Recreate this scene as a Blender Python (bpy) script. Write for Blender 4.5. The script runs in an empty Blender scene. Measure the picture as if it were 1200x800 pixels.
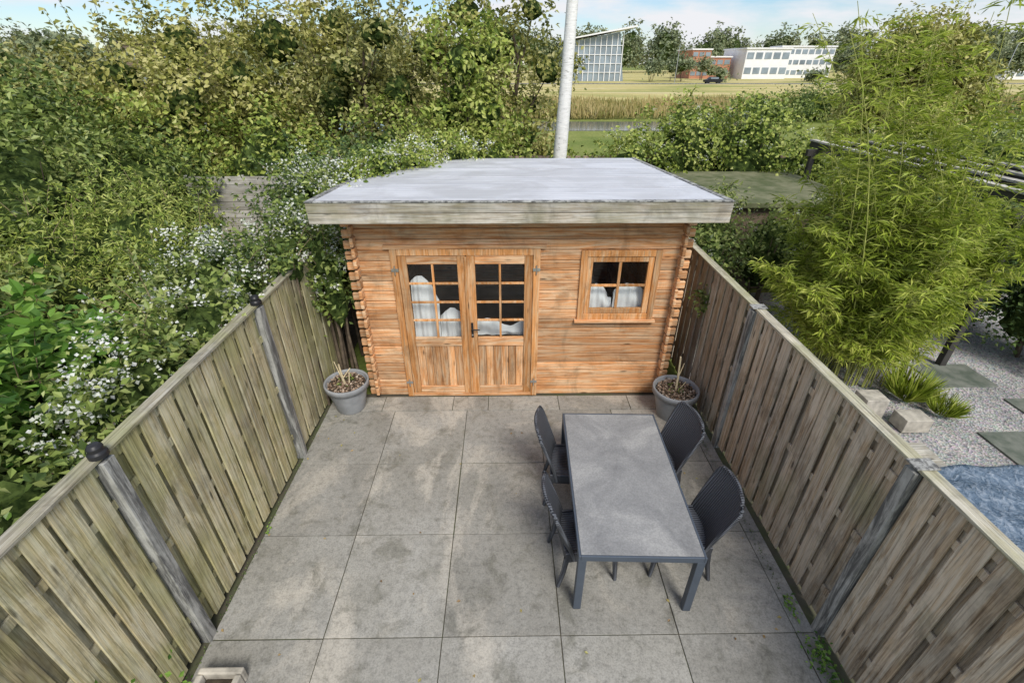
import bpy, math, numpy as np
from mathutils import Vector, Matrix
rng=np.random.default_rng(11)
S=bpy.context.scene
rad=math.radians
# ------------------------------------------------------------------ mesh builder
class B:
    def __init__(s): s.v=[];s.f=[];s.n=0;s.mats=[]
    def mi(s,m):
        if m not in s.mats: s.mats.append(m)
        return s.mats.index(m)
    def add(s,V,F,m,smooth=False):
        V=np.asarray(V,dtype=np.float64).reshape(-1,3); F=np.asarray(F,dtype=np.int64)
        s.f.append((F+s.n,s.mi(m),smooth)); s.v.append(V); s.n+=len(V)
    def box(s,x0,x1,y0,y1,z0,z1,m,top=(0,0),R=None):
        V=np.array([[x0,y0,z0],[x1,y0,z0],[x1,y1,z0],[x0,y1,z0],[x0,y0,z1],[x1,y0,z1],[x1,y1,z1],[x0,y1,z1]],float)
        V[4:,0]+=top[0];V[4:,1]+=top[1]
        if R is not None: V=np.array([R@Vector(p) for p in V])
        s.hexa(V,m)
    def hexa(s,V,m):
        s.add(V,[[0,3,2,1],[4,5,6,7],[0,1,5,4],[1,2,6,5],[2,3,7,6],[3,0,4,7]],m)
    def tube(s,pts,rs,m,seg=8,caps=True):
        pts=[Vector(p) for p in pts];V=[];n=len(pts)
        for i,p in enumerate(pts):
            t=(pts[min(i+1,n-1)]-pts[max(i-1,0)]).normalized()
            a=t.cross(Vector((0,1,0.01)) if abs(t.y)<.9 else Vector((1,0,0))).normalized();b=t.cross(a)
            for k in range(seg):
                A=2*math.pi*k/seg;V.append(p+(a*math.cos(A)+b*math.sin(A))*rs[i])
        F=[[i*seg+k,i*seg+(k+1)%seg,(i+1)*seg+(k+1)%seg,(i+1)*seg+k] for i in range(n-1) for k in range(seg)]
        s.add([tuple(v) for v in V],F,m,True)
        if caps:
            for q in (0,n-1):
                c=[tuple(v) for v in V[q*seg:(q+1)*seg]]
                if q==0:c=c[::-1]
                s.add(c+[tuple(pts[q])],[[k,(k+1)%seg,seg] for k in range(seg)],m)
    def lathe(s,prof,c,m,seg=40,m2=None):
        V=[(c[0]+r*math.cos(2*math.pi*k/seg),c[1]+r*math.sin(2*math.pi*k/seg),c[2]+z) for r,z in prof for k in range(seg)]
        F=[[i*seg+k,i*seg+(k+1)%seg,(i+1)*seg+(k+1)%seg,(i+1)*seg+k] for i in range(len(prof)-1) for k in range(seg)]
        s.add(V,F,m,True)
    def obj(s,name,bevel=0,parent=None):
        V=np.concatenate(s.v);me=bpy.data.meshes.new(name)
        me.vertices.add(len(V));me.vertices.foreach_set('co',V.astype(np.float32).ravel())
        L=np.concatenate([F.ravel() for F,_,_ in s.f]);tot=np.concatenate([np.full(len(F),F.shape[1]) for F,_,_ in s.f])
        mi=np.concatenate([np.full(len(F),m) for F,m,_ in s.f]);sm=np.concatenate([np.full(len(F),sx) for F,_,sx in s.f])
        st=np.concatenate([[0],np.cumsum(tot)[:-1]])
        me.loops.add(len(L));me.loops.foreach_set('vertex_index',L.astype(np.int32))
        me.polygons.add(len(tot));me.polygons.foreach_set('loop_start',st.astype(np.int32))
        me.polygons.foreach_set('material_index',mi.astype(np.int32))
        me.polygons.foreach_set('use_smooth',sm.astype(bool))
        for m in s.mats: me.materials.append(m)
        me.update(calc_edges=True)
        o=bpy.data.objects.new(name,me);S.collection.objects.link(o)
        if bevel:
            b=o.modifiers.new('bevel','BEVEL');b.width=bevel;b.segments=2;b.limit_method='ANGLE';b.angle_limit=rad(40)
        if parent: o.parent=parent
        return o
# ------------------------------------------------------------------ materials
class N:
    def __init__(s,name,rough=.7,spec=.3):
        s.m=bpy.data.materials.new(name);s.m.use_nodes=True;s.t=s.m.node_tree;s.b=s.t.nodes['Principled BSDF']
        s.b.inputs['Roughness'].default_value=rough;s.b.inputs['Specular IOR Level'].default_value=spec
        s.tc=s.t.nodes.new('ShaderNodeTexCoord').outputs['Object'];s._g=None
    def nd(s,t): return s.t.nodes.new(t)
    def ln(s,a,b): s.t.links.new(a,b)
    def isl(s):
        if not s._g: s._g=s.nd('ShaderNodeNewGeometry')
        return s._g.outputs['Random Per Island']
    def map(s,sc=(1,1,1),rot=(0,0,0),island=0):
        m=s.nd('ShaderNodeMapping');m.inputs['Scale'].default_value=sc;m.inputs['Rotation'].default_value=rot;s.ln(s.tc,m.inputs['Vector'])
        if island:
            c=s.nd('ShaderNodeMath');c.operation='MULTIPLY';c.inputs[1].default_value=island;s.ln(s.isl(),c.inputs[0])
            a=s.nd('ShaderNodeVectorMath');a.operation='ADD';s.ln(m.outputs[0],a.inputs[0]);s.ln(c.outputs[0],a.inputs[1]);return a.outputs[0]
        return m.outputs[0]
    def noise(s,v,sc=1,det=5,dist=0,rough=.55):
        n=s.nd('ShaderNodeTexNoise');s.ln(v,n.inputs['Vector']);n.inputs['Scale'].default_value=sc;n.inputs['Detail'].default_value=det
        n.inputs['Distortion'].default_value=dist;n.inputs['Roughness'].default_value=rough;return n.outputs['Fac']
    def vor(s,v,sc=1,feat='F1'):
        n=s.nd('ShaderNodeTexVoronoi');n.feature=feat;s.ln(v,n.inputs['Vector']);n.inputs['Scale'].default_value=sc;return n
    def ramp(s,f,st):
        r=s.nd('ShaderNodeValToRGB');e=r.color_ramp.elements
        while len(e)<len(st): e.new(.5)
        for i,(p,c) in enumerate(st):
            e[i].position=p;e[i].color=(c,c,c,1) if not hasattr(c,'__len__') else (*c,1)
        s.ln(f,r.inputs['Fac']);return r.outputs['Color']
    def mix(s,f,a,b,mode='MIX'):
        m=s.nd('ShaderNodeMix');m.data_type='RGBA';m.blend_type=mode
        for i,x in ((0,f),(6,a),(7,b)):
            if hasattr(x,'is_linked') : s.ln(x,m.inputs[i])
            else: m.inputs[i].default_value=(x if i==0 else (*x,1))
        return m.outputs[2]
    def col(s,c):
        if hasattr(c,'is_linked'): s.ln(c,s.b.inputs['Base Color'])
        else: s.b.inputs['Base Color'].default_value=(*c,1)
        return s
    def bump(s,h,st=.3,d=.01):
        b=s.nd('ShaderNodeBump');b.inputs['Strength'].default_value=st;b.inputs['Distance'].default_value=d
        s.ln(h,b.inputs['Height']);s.ln(b.outputs[0],s.b.inputs['Normal']);return s
def plain(name,c,rough=.6,var=.25,sc=3,metal=0,spec=.3):
    n=N(name,rough,spec);f=n.noise(n.map(),sc,4)
    n.col(n.ramp(f,[(.3,tuple(x*(1-var) for x in c)),(.7,tuple(min(1,x*(1+var)) for x in c))]));n.b.inputs['Metallic'].default_value=metal
    n.bump(f,.15,.01);return n.m
def leafmat(name,cols,trans=.25,ns=.6,rough=.45,gain=1.0):
    cols=[tuple(min(.85,x*gain) for x in c) for c in cols]
    n=N(name,rough,.35);st=[(i/(len(cols)-1),c) for i,c in enumerate(cols)]
    f=n.noise(n.map(),ns,1)
    a=n.nd('ShaderNodeMath');a.operation='MULTIPLY_ADD';n.ln(f,a.inputs[0]);a.inputs[1].default_value=1.4;a.inputs[2].default_value=-.7
    b=n.nd('ShaderNodeMath');b.operation='ADD';b.use_clamp=True;n.ln(a.outputs[0],b.inputs[0]);n.ln(n.isl(),b.inputs[1])
    c=n.ramp(b.outputs[0],st);n.col(c)
    tr=n.nd('ShaderNodeBsdfTranslucent');n.ln(c,tr.inputs['Color']);mx=n.nd('ShaderNodeMixShader');mx.inputs[0].default_value=trans
    n.ln(n.b.outputs[0],mx.inputs[1]);n.ln(tr.outputs[0],mx.inputs[2]);n.ln(mx.outputs[0],n.t.nodes['Material Output'].inputs['Surface']);return n.m
def woodmat(name,base,dark,grey,axis='z',greyamt=.5,green=None,gs=1.0,rough=.75,greenr=(.42,.66),varr=(.68,.98,1.2),stain=.6):
    n=N(name,rough,.2)
    sc={'z':(55,55,1.6),'x':(1.6,55,55),'y':(55,1.6,55)}[axis]
    sc2={'z':(9,9,.8),'x':(.8,9,9),'y':(9,.8,9)}[axis]
    v=n.map(sc,island=17);g=n.noise(v,1.0*gs,4,.9,.7)
    v2=n.map(sc2,island=9);g2=n.noise(v2,1.7,4,1.5,.65)
    c=n.mix(n.ramp(g,[(.36,0.),(.58,1.)]),dark,base)
    w=n.ramp(g2,[(.52-.2*greyamt,0.),(.75-.25*greyamt,1.)])
    c=n.mix(w,c,n.mix(n.ramp(g,[(.36,0.),(.52,1.)]),tuple(x*.62 for x in grey),grey))
    pb=n.ramp(n.isl(),[(0,varr[0]),(.5,varr[1]),(1,varr[2])])
    c=n.mix(1.0,c,pb,'MULTIPLY')
    kv=n.map({'z':(7,7,1.6),'x':(1.6,7,7),'y':(7,1.6,7)}[axis],island=23);k=n.vor(kv,1.1)
    kr=n.ramp(k.outputs['Distance'],[(.05,.18),(.12,1.)])
    c=n.mix(.85,c,kr,'MULTIPLY')
    st=n.noise(n.map((1.2,1.2,.8)),2.0,5,.8,.7);c=n.mix(stain,c,n.ramp(st,[(.36,.45),(.5,1.),(.7,1.18)]),'MULTIPLY')
    if green:
        gn=n.noise(n.map((1.3,1.3,1.0)),1.2,4,0,.65);c=n.mix(n.ramp(gn,[(greenr[0],0.),(greenr[1],.7)]),c,n.mix(n.ramp(g,[(.36,.0),(.58,1.)]),tuple(x*.5 for x in green),green))
    n.col(c);n.bump(g,.7,.007);return n.m
m_shed=woodmat('shed_wood',(.72,.36,.155),(.42,.17,.06),(.74,.51,.31),'x',.5,stain=.5)
m_shedv=woodmat('shed_wood_v',(.70,.36,.155),(.42,.18,.065),(.72,.50,.31),'z',.45,stain=.5)
m_frame=woodmat('shed_frame',(.68,.32,.115),(.44,.175,.05),(.70,.46,.26),'z',.4,stain=.5)
m_fasc=woodmat('fascia_wood',(.50,.44,.35),(.24,.2,.15),(.56,.53,.47),'x',.6,(.25,.24,.14))
m_fascy=woodmat('fascia_wood_y',(.42,.38,.31),(.2,.17,.13),(.52,.5,.45),'y',.6,(.22,.22,.12))
m_fl=woodmat('fence_wood_mossy',(.54,.46,.27),(.22,.185,.09),(.56,.52,.37),'z',.6,(.42,.41,.17),greenr=(.42,.64))
m_fr=woodmat('fence_wood_grey',(.50,.39,.265),(.19,.135,.085),(.55,.48,.38),'z',.7,(.36,.35,.2),greenr=(.54,.78))
m_capl=woodmat('fence_cap',(.50,.46,.35),(.26,.22,.15),(.55,.52,.43),'y',.6,(.34,.34,.17))
m_gf=woodmat('grey_plank',(.48,.45,.38),(.25,.23,.18),(.56,.54,.48),'x',.6)
m_bark=plain('bark',(.13,.1,.07),.9,.5,9)
m_twig=plain('twig',(.22,.17,.1),.8,.4,9)
m_cane=plain('bamboo_cane',(.34,.36,.10),.5,.3,6)
m_black=plain('black_metal',(.02,.02,.022),.4)
m_soil=plain('soil',(.06,.045,.03),.95,.6,14)
m_steel=plain('steel',(.6,.6,.58),.35,.1,8,.9)
m_white=plain('white_render',(.8,.8,.8),.8,.06,.5)
m_orange=plain('orange_brick',(.46,.21,.13),.8,.15,.4)
m_brown=plain('brown_cladding',(.20,.15,.11),.8,.2,.4)
m_pinkfence=plain('weathered_fence_boards',(.34,.25,.2),.85,.2,.9)
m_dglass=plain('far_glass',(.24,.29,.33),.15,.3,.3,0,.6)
m_dark=plain('dark_paint',(.05,.046,.042),.6,.3,4)
m_interior=plain('interior_wood',(.16,.1,.06),.9)
m_curtain=plain('curtain_cloth',(.80,.80,.78),.9,.06,5)
n=N('concrete_post',.85);f=n.noise(n.map((1,1,.6)),9,6,0,.7);g=n.noise(n.map((6,6,.6),island=5),2.6,5,.5,.7)
n.col(n.mix(n.ramp(g,[(.42,0.),(.56,1.)]),(.11,.11,.105),n.ramp(f,[(.3,(.24,.24,.22)),(.7,(.5,.5,.47))])));n.bump(f,.5,.01);m_post=n.m
# patio
n=N('patio_concrete',.8,.3)
a=n.noise(n.map(island=3),.9,5,.4,.62);b_=n.noise(n.map(),60,2,0,.8);c_=n.noise(n.map((1,1,1)),3.1,6,.6,.72)
base=n.ramp(a,[(.3,(.235,.227,.197)),(.5,(.29,.282,.253)),(.7,(.345,.338,.31))])
base=n.mix(n.ramp(n.noise(n.map((1,.6,1)),.9,6,1.4,.64),[(.5,0.),(.6,.6)]),base,(.48,.445,.38))
base=n.mix(n.ramp(c_,[(.36,.55),(.47,0.)]),base,(.14,.137,.108))
d_=n.noise(n.map(),17,4,.3,.7);base=n.mix(.7,base,n.ramp(d_,[(.32,.64),(.5,1.),(.7,1.12)]),'MULTIPLY')
base=n.mix(1.0,base,n.ramp(n.isl(),[(0,.88),(1,1.1)]),'MULTIPLY')
base=n.mix(.8,base,n.ramp(b_,[(.3,.68),(.5,1.),(.75,1.2)]),'MULTIPLY')
n.col(base);n.ln(n.ramp(c_,[(.36,.45),(.5,.85)]),n.b.inputs['Roughness']);n.bump(b_,.4,.004);m_tile=n.m
n=N('joint_sand',.95);n.col(n.ramp(n.noise(n.map(),3,4),[(.4,(.085,.075,.055)),(.6,(.075,.085,.04))]));m_joint=n.m
# roof felt
n=N('roof_felt',.42,.5)
a=n.noise(n.map((.25,11,1)),1.7,5,.9,.65);b_=n.noise(n.map(),1.1,5,.9,.65);c_=n.noise(n.map(),90,2)
col=n.ramp(a,[(.35,(.46,.475,.51)),(.5,(.60,.61,.64)),(.65,(.76,.77,.80))]);col=n.mix(n.ramp(b_,[(.42,.0),(.6,.6)]),col,(.43,.43,.44))
n.col(col);n.bump(n.mix(.5,a,c_),.35,.015);m_roof=n.m
# wicker
n=N('wicker_weave',.5,.4)
w1=n.nd('ShaderNodeTexWave');w1.bands_direction='Z';w1.inputs['Scale'].default_value=19;n.ln(n.tc,w1.inputs['Vector'])
w2=n.nd('ShaderNodeTexWave');w2.bands_direction='Y';w2.inputs['Scale'].default_value=13;n.ln(n.tc,w2.inputs['Vector'])
h=n.mix(.5,w1.outputs['Fac'],w2.outputs['Fac']);n.col(n.ramp(h,[(.2,(.016,.018,.023)),(.8,(.12,.13,.15))]));n.bump(h,1,.01);m_wick=n.m
# table top
n=N('table_stone',.42,.4);a=n.noise(n.map(),2.2,6,.8,.65);b_=n.noise(n.map(),70,2)
col=n.ramp(a,[(.3,(.19,.193,.195)),(.52,(.265,.267,.265)),(.68,(.35,.35,.34))]);col=n.mix(.6,col,n.ramp(b_,[(.35,.75),(.65,1.15)]),'MULTIPLY')
n.col(col);n.bump(b_,.15,.002);m_ttop=n.m
m_tfr=plain('table_frame',(.09,.11,.14),.4,.1,5,.3)
m_pot=plain('pot_plastic',(.28,.29,.30),.55,.25,4)
# gravel
n=N('gravel',.9);v=n.vor(n.map(),38);n.col(n.mix(.7,n.ramp(n.noise(n.map(),1.2,4),[(.35,(.25,.23,.18)),(.65,(.37,.35,.29))]),v.outputs['Color'],'OVERLAY'))
hs=n.nd('ShaderNodeHueSaturation');hs.inputs['Saturation'].default_value=.25
src=n.b.inputs['Base Color'].links[0].from_socket;n.ln(src,hs.inputs['Color']);n.ln(hs.outputs[0],n.b.inputs['Base Color']);n.bump(v.outputs['Distance'],.8,.02);m_gravel=n.m
n=N('slab_dark',.85);n.col(n.ramp(n.noise(n.map(),5,4),[(.35,(.09,.11,.085)),(.65,(.19,.2,.17))]));m_slab=n.m
n=N('moss_roof',.9);n.col(n.ramp(n.noise(n.map(),3,5),[(.35,(.08,.10,.04)),(.65,(.2,.2,.12))]));m_moss=n.m
n=N('grass_ground',.95,.1);a=n.noise(n.map(),.25,6);b_=n.noise(n.map(),6,4)
n.col(n.mix(.6,n.ramp(a,[(.35,(.13,.18,.04)),(.65,(.25,.27,.08))]),n.ramp(b_,[(.3,.6),(.7,1.3)]),'MULTIPLY'));n.bump(b_,.6,.05);m_grass=n.m
n=N('meadow',.95,.1);a=n.noise(n.map((.6,2.2,1)),.06,6,.5);b_=n.noise(n.map((.5,2,1)),1.2,5)
n.col(n.mix(.7,n.ramp(a,[(.35,(.26,.29,.09)),(.5,(.50,.43,.18)),(.68,(.56,.49,.27))]),n.ramp(b_,[(.3,.6),(.7,1.3)]),'MULTIPLY'));n.bump(b_,.6,.1);m_meadow=n.m
n=N('canal_water',.12,.5);n.col((.12,.14,.14));n.bump(n.noise(n.map((1,3,1)),2,3),.15,.03);m_water=n.m
m_asph=plain('asphalt',(.10,.10,.10),.9,.15,1)
m_reed=leafmat('reed_blades',[(.26,.25,.08),(.45,.38,.16),(.55,.45,.22)],.2,.15)
n=N('pool_cover',.5,.4);a=n.noise(n.map(),14,4,1.5);n.col(n.ramp(a,[(.35,(.06,.10,.15)),(.5,(.12,.17,.23)),(.7,(.26,.31,.37))]));n.bump(a,.9,.03);m_tarp=n.m
# thin single-sheet glass: reflectance from facing angle (same on both sides)
n=N('window_glass');tr=n.nd('ShaderNodeBsdfTransparent');tr.inputs[0].default_value=(.90,.93,.94,1);gl=n.nd('ShaderNodeBsdfGlossy');gl.inputs['Roughness'].default_value=.03
lw=n.nd('ShaderNodeLayerWeight');lw.inputs['Blend'].default_value=.5;pw=n.nd('ShaderNodeMath');pw.operation='POWER';n.ln(lw.outputs['Facing'],pw.inputs[0]);pw.inputs[1].default_value=4
ma=n.nd('ShaderNodeMath');ma.operation='MULTIPLY_ADD';n.ln(pw.outputs[0],ma.inputs[0]);ma.inputs[1].default_value=.8;ma.inputs[2].default_value=.07
mx=n.nd('ShaderNodeMixShader');n.ln(ma.outputs[0],mx.inputs[0]);n.ln(tr.outputs[0],mx.inputs[1]);n.ln(gl.outputs[0],mx.inputs[2])
n.ln(mx.outputs[0],n.t.nodes['Material Output'].inputs['Surface']);m_glass=n.m
n=N('birch_bark',.6);a=n.noise(n.map((3,3,14)),2.2,6,.3,.65);n.col(n.ramp(a,[(.32,(.2,.18,.16)),(.39,(.70,.69,.66)),(.6,(.84,.83,.80))]));n.bump(a,.4,.01);m_birch=n.m
# leaves
Lsun=leafmat('leaf_sunny',[(.11,.13,.025),(.28,.29,.06),(.46,.44,.13),(.58,.54,.23)])
Lmid=leafmat('leaf_mid',[(.055,.095,.022),(.145,.205,.045),(.27,.34,.08),(.40,.44,.16)])
Ldark=leafmat('leaf_dark',[(.03,.06,.02),(.08,.135,.035),(.15,.225,.06),(.24,.30,.11)])
Llight=leafmat('leaf_lightgreen',[(.09,.14,.02),(.22,.30,.05),(.37,.43,.085),(.50,.53,.16)])
Lolive=leafmat('leaf_olive',[(.10,.12,.035),(.23,.24,.07),(.36,.35,.11),(.44,.42,.17)])
Lbamb=leafmat('leaf_bamboo',[(.14,.19,.02),(.30,.39,.045),(.45,.53,.08),(.57,.60,.15)],.35,1.2)
Lbig=leafmat('leaf_big',[(.05,.13,.018),(.12,.25,.035),(.22,.38,.065),(.33,.47,.11)],.3,1.5,.35)
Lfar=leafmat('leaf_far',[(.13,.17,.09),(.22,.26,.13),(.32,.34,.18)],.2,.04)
m_flower=leafmat('blossom',[(.7,.72,.6),(.8,.82,.74),(.85,.85,.82)],.3)
m_dry=leafmat('dry_leaf',[(.2,.12,.05),(.4,.28,.12),(.35,.33,.1)],.1)
n=N('light_block_core',.95,.1);a=n.noise(n.map(),9,3,0,.7);n.col(n.ramp(a,[(.4,(.018,.033,.008)),(.62,(.08,.115,.03))]));m_core=n.m
# ------------------------------------------------------------------ foliage helpers
def nrm(v): return v/np.maximum(np.linalg.norm(v,axis=1,keepdims=True),1e-9)
def leaves(b,P,Nn,L,W,mat,T=None,six=False,clip=False):
    if clip:
        m=~((P[:,0]>-2.70)&(P[:,0]<2.78)&(P[:,1]<5.42)&(P[:,2]<2.06)&(P[:,1]>-1));P=P[m];Nn=Nn[m];T=None if T is None else T[m]
    n=len(P)
    if n==0:return
    Nn=nrm(Nn);R=rng.normal(size=(n,3)) if T is None else T+rng.normal(size=(n,3))*.25
    T=nrm(R-(R*Nn).sum(1,keepdims=True)*Nn);Bv=np.cross(Nn,T)
    s=rng.uniform(.6,1.25,(n,1));L=L*s;W=W*s
    if six:
        V=np.stack([P,P+T*L*.3+Bv*W*.46+Nn*W*.12,P+T*L*.68+Bv*W*.4+Nn*W*.1-Nn*L*.05,P+T*L-Nn*L*.22,P+T*L*.68-Bv*W*.4+Nn*W*.1-Nn*L*.05,P+T*L*.3-Bv*W*.46+Nn*W*.12],1)
        o=(np.arange(n)*6)[:,None];F=np.concatenate([o+np.array([0,1,2,3]),o+np.array([0,3,4,5])])
    else:
        V=np.stack([P,P+T*L*.45+Bv*W*.5+Nn*W*.15,P+T*L-Nn*L*.12,P+T*L*.45-Bv*W*.5+Nn*W*.15],1)
        o=(np.arange(n)*4)[:,None];F=np.concatenate([o+np.array([0,1,2]),o+np.array([0,2,3])])
    b.add(V.reshape(-1,3),F,mat)
def clumps(blobs,per=8,crad=.16,nper=26,shell=(.72,1.06),zmin=.03,up=.45,keep=.62):
    P=[];Q=[];bl=np.array(blobs,float)
    for i,(cx,cy,cz,rx,ry,rz) in enumerate(bl):
        p=1.6;area=4*math.pi*(((rx*ry)**p+(rx*rz)**p+(ry*rz)**p)/3)**(1/p);K=max(3,int(area*per))
        d=nrm(rng.normal(size=(K,3)));d=d[(d[:,2]>-.6)&((d[:,1]<.6)|(cy<9))]
        ph=rng.uniform(0,6,3)
        lump=1+.12*np.sin(4*d[:,:1]+ph[0])*np.sin(5*d[:,1:2]+ph[1])+.10*np.sin(7*d[:,2:3]+9*d[:,:1]+ph[2])
        c=np.array([cx,cy,cz])+d*np.array([rx,ry,rz])*rng.uniform(*shell,(len(d),1))*lump
        ok=c[:,2]>zmin
        for j,q in enumerate(bl):
            if j!=i: ok&=(((c-q[:3])/q[3:])**2).sum(1)>keep
        c=c[ok];d=d[ok];K=len(c)
        if K==0: continue
        cs=rng.uniform(.5,1.5,(K,1,1))
        cn=rng.normal(size=(K,1,3))*.35
        pp=c[:,None]+rng.normal(size=(K,nper,3))*crad*cs*np.array([1,1,.75])
        nn=d[:,None]*.6+cn+rng.normal(size=(K,nper,3))*.45+np.array([0,0,up])
        P.append(pp.reshape(-1,3));Q.append(nn.reshape(-1,3))
    P=np.concatenate(P);Q=np.concatenate(Q);ok=P[:,2]>zmin;return P[ok],Q[ok]
def core(b,blobs,k=.7,mat=None):  # added dark lumps inside bushes and crowns, block light between the leaves
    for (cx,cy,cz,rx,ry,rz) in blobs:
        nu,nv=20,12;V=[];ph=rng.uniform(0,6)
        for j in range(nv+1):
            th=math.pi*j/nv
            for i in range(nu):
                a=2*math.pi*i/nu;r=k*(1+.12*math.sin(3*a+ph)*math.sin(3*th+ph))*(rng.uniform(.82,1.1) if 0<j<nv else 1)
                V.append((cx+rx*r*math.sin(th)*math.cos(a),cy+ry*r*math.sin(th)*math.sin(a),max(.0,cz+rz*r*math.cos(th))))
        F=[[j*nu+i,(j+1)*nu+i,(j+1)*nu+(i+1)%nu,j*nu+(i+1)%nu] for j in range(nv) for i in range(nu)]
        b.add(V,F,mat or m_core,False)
def bush(name,blobs,mat,L=.09,W=.05,per=8,crad=.15,nper=28,corek=.62,six=False,flower=0,sprigs=0,up=.45,twigs=True,clip=True):
    b=B();P,Q=clumps(blobs,per,crad,nper,up=up);leaves(b,P,Q,L,W,mat,six=six,clip=clip)
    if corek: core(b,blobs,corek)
    if flower:
        idx=rng.choice(len(P),int(len(P)*flower/12),replace=False)
        ps=np.sin(P[idx,0]*3.1+P[idx,1]*2.3)+np.sin(P[idx,1]*4.7-P[idx,2]*3)+rng.normal(size=len(idx))*.6
        idx=idx[(Q[idx,2]>.1)&(ps>-.5)]
        fp=np.repeat(P[idx]+nrm(Q[idx])*.06,14,0)+rng.normal(size=(len(idx)*14,3))*.04
        leaves(b,fp,rng.normal(size=fp.shape)+[0,0,1],.034,.03,m_flower,clip=clip)
    if sprigs:
        for _ in range(sprigs):
            q=blobs[rng.integers(len(blobs))];d=nrm(rng.normal(size=(1,3)))[0];d[2]=abs(d[2])*.9+.15
            p=np.array(q[:3])+d*np.array(q[3:])*.9;dr=d*.6+rng.normal(size=3)*.3+np.array([0,0,.5]);dr/=np.linalg.norm(dr);ln=rng.uniform(.25,.7)
            t=np.linspace(0,1,6)[:,None];pts=p+dr*ln*t+np.array([0,0,-.25*ln])*t**2
            if -2.7<pts[-1][0]<2.8 and pts[-1][1]<5.4 and pts[-1][2]<2.1: continue
            b.tube([tuple(x) for x in pts],list(np.linspace(.006,.002,6)),m_twig,4,False)
            k=16;tt=rng.uniform(.1,1,(k,1));pp=p+dr*ln*tt+np.array([0,0,-.25*ln])*tt**2
            leaves(b,pp,rng.normal(size=(k,3))*.6+[0,0,.6],L,W,mat,T=np.tile(dr,(k,1))+rng.normal(size=(k,3))*.8,six=six)
    if twigs:
        for (cx,cy,cz,rx,ry,rz) in blobs:
            for _ in range(4):
                a=rng.uniform(0,6.28);e=(cx+rx*.6*math.cos(a),cy+ry*.6*math.sin(a),cz+rz*.5)
                b.tube([(cx+.1*math.cos(a),cy+.1*math.sin(a),0),((cx+e[0])/2,(cy+e[1])/2,cz*.6),e],[.03,.02,.006],m_bark,5,False)
    return b.obj(name)
def tree(name,x,y,h,r,mat,cz=None,L=.14,W=.09,per=4.8,crad=.2,nper=24,nb=9,dens=1,bark=None,core_k=.42,lean=(0,0),squash=1.0,base=.35):
    b=B();bark=bark or m_bark
    top=h-r*.3;pts=[(x,y,0)];n=6
    for i in range(1,n+1):
        t=i/n;pts.append((x+lean[0]*t+rng.normal()*.05,y+lean[1]*t+rng.normal()*.05,top*t*.9))
    b.tube(pts,[.022*h*(1-.85*i/n)+.01 for i in range(n+1)],bark,8)
    bl=[]
    for i in range(nb):
        a=i*2.4+rng.uniform(-.4,.4);t=(i+.5)/nb;z=h*base+(h-h*base-r*.35)*t;w=r*math.sin(math.pi*(.22+.68*t))**.8*rng.uniform(.45,.7)
        cx=x+lean[0]*t+math.cos(a)*w;cy=y+lean[1]*t+math.sin(a)*w;rr=r*rng.uniform(.34,.58)
        bl.append((cx,cy,z+rng.uniform(-.2,.3),rr,rr,rr*rng.uniform(.7,1.1)*squash))
        q=pts[min(n,max(1,int(t*n)))]
        b.tube([q,((q[0]+cx)/2,(q[1]+cy)/2,(q[2]+z)/2-.1),(cx,cy,z)],[.008*h,.005*h,.002*h],bark,5,False)
    P,Q=clumps(bl,per*dens,crad,nper,shell=(.55,1.15),keep=.35);leaves(b,P,Q,L,W,mat)
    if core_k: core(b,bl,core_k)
    for _ in range(26):
        q=bl[rng.integers(len(bl))];d=nrm(rng.normal(size=(1,3)))[0];d[2]=abs(d[2]);p=np.array(q[:3])+d*np.array(q[3:]);ln=rng.uniform(.2,.75)*r*.5
        e=p+(d*.7+np.array([0,0,.8]))*ln;b.tube([tuple(p-d*.3),tuple(p),tuple(e)],[.012,.008,.003],bark,4,False)
        t=rng.uniform(0,1,(24,1));leaves(b,p+(e-p)*t+rng.normal(size=(24,3))*.05,rng.normal(size=(24,3))*.6+[0,0,.6],L,W,mat)
    return b.obj(name)
# ------------------------------------------------------------------ ground
b=B();b.add([(-2500,-60,-.03),(2500,-60,-.03),(2500,4000,-.03),(-2500,4000,-.03)],[[0,1,2,3]],m_grass);b.obj('ground')
b=B();b.add([(-400,50,.01),(500,50,.01),(500,420,.01),(-400,420,.01)],[[0,1,2,3]],m_meadow);b.obj('meadow')
b=B();b.add([(-90,37,-.01),(16,37,-.01),(20,43,-.01),(-90,45,-.01)],[[0,1,2,3]],m_water);b.obj('canal')
b=B();b.add([(-300,128,.03),(400,128,.03),(400,134,.03),(-300,134,.03)],[[0,1,2,3]],m_asph)
b.box(-300,400,127.7,128,0,.13,m_post);b.obj('road')
b=B();b.add([(-12,-3,-.012),(-2.6,-3,-.012),(-2.6,13,-.012),(-12,13,-.012)],[[0,1,2,3]],m_soil);b.obj('garden_soil')
b=B();b.add([(2.72,-2,-.012),(13,-2,-.012),(13,9,-.012),(2.72,9,-.012)],[[0,1,2,3]],m_gravel);b.obj('gravel_ground')
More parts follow.
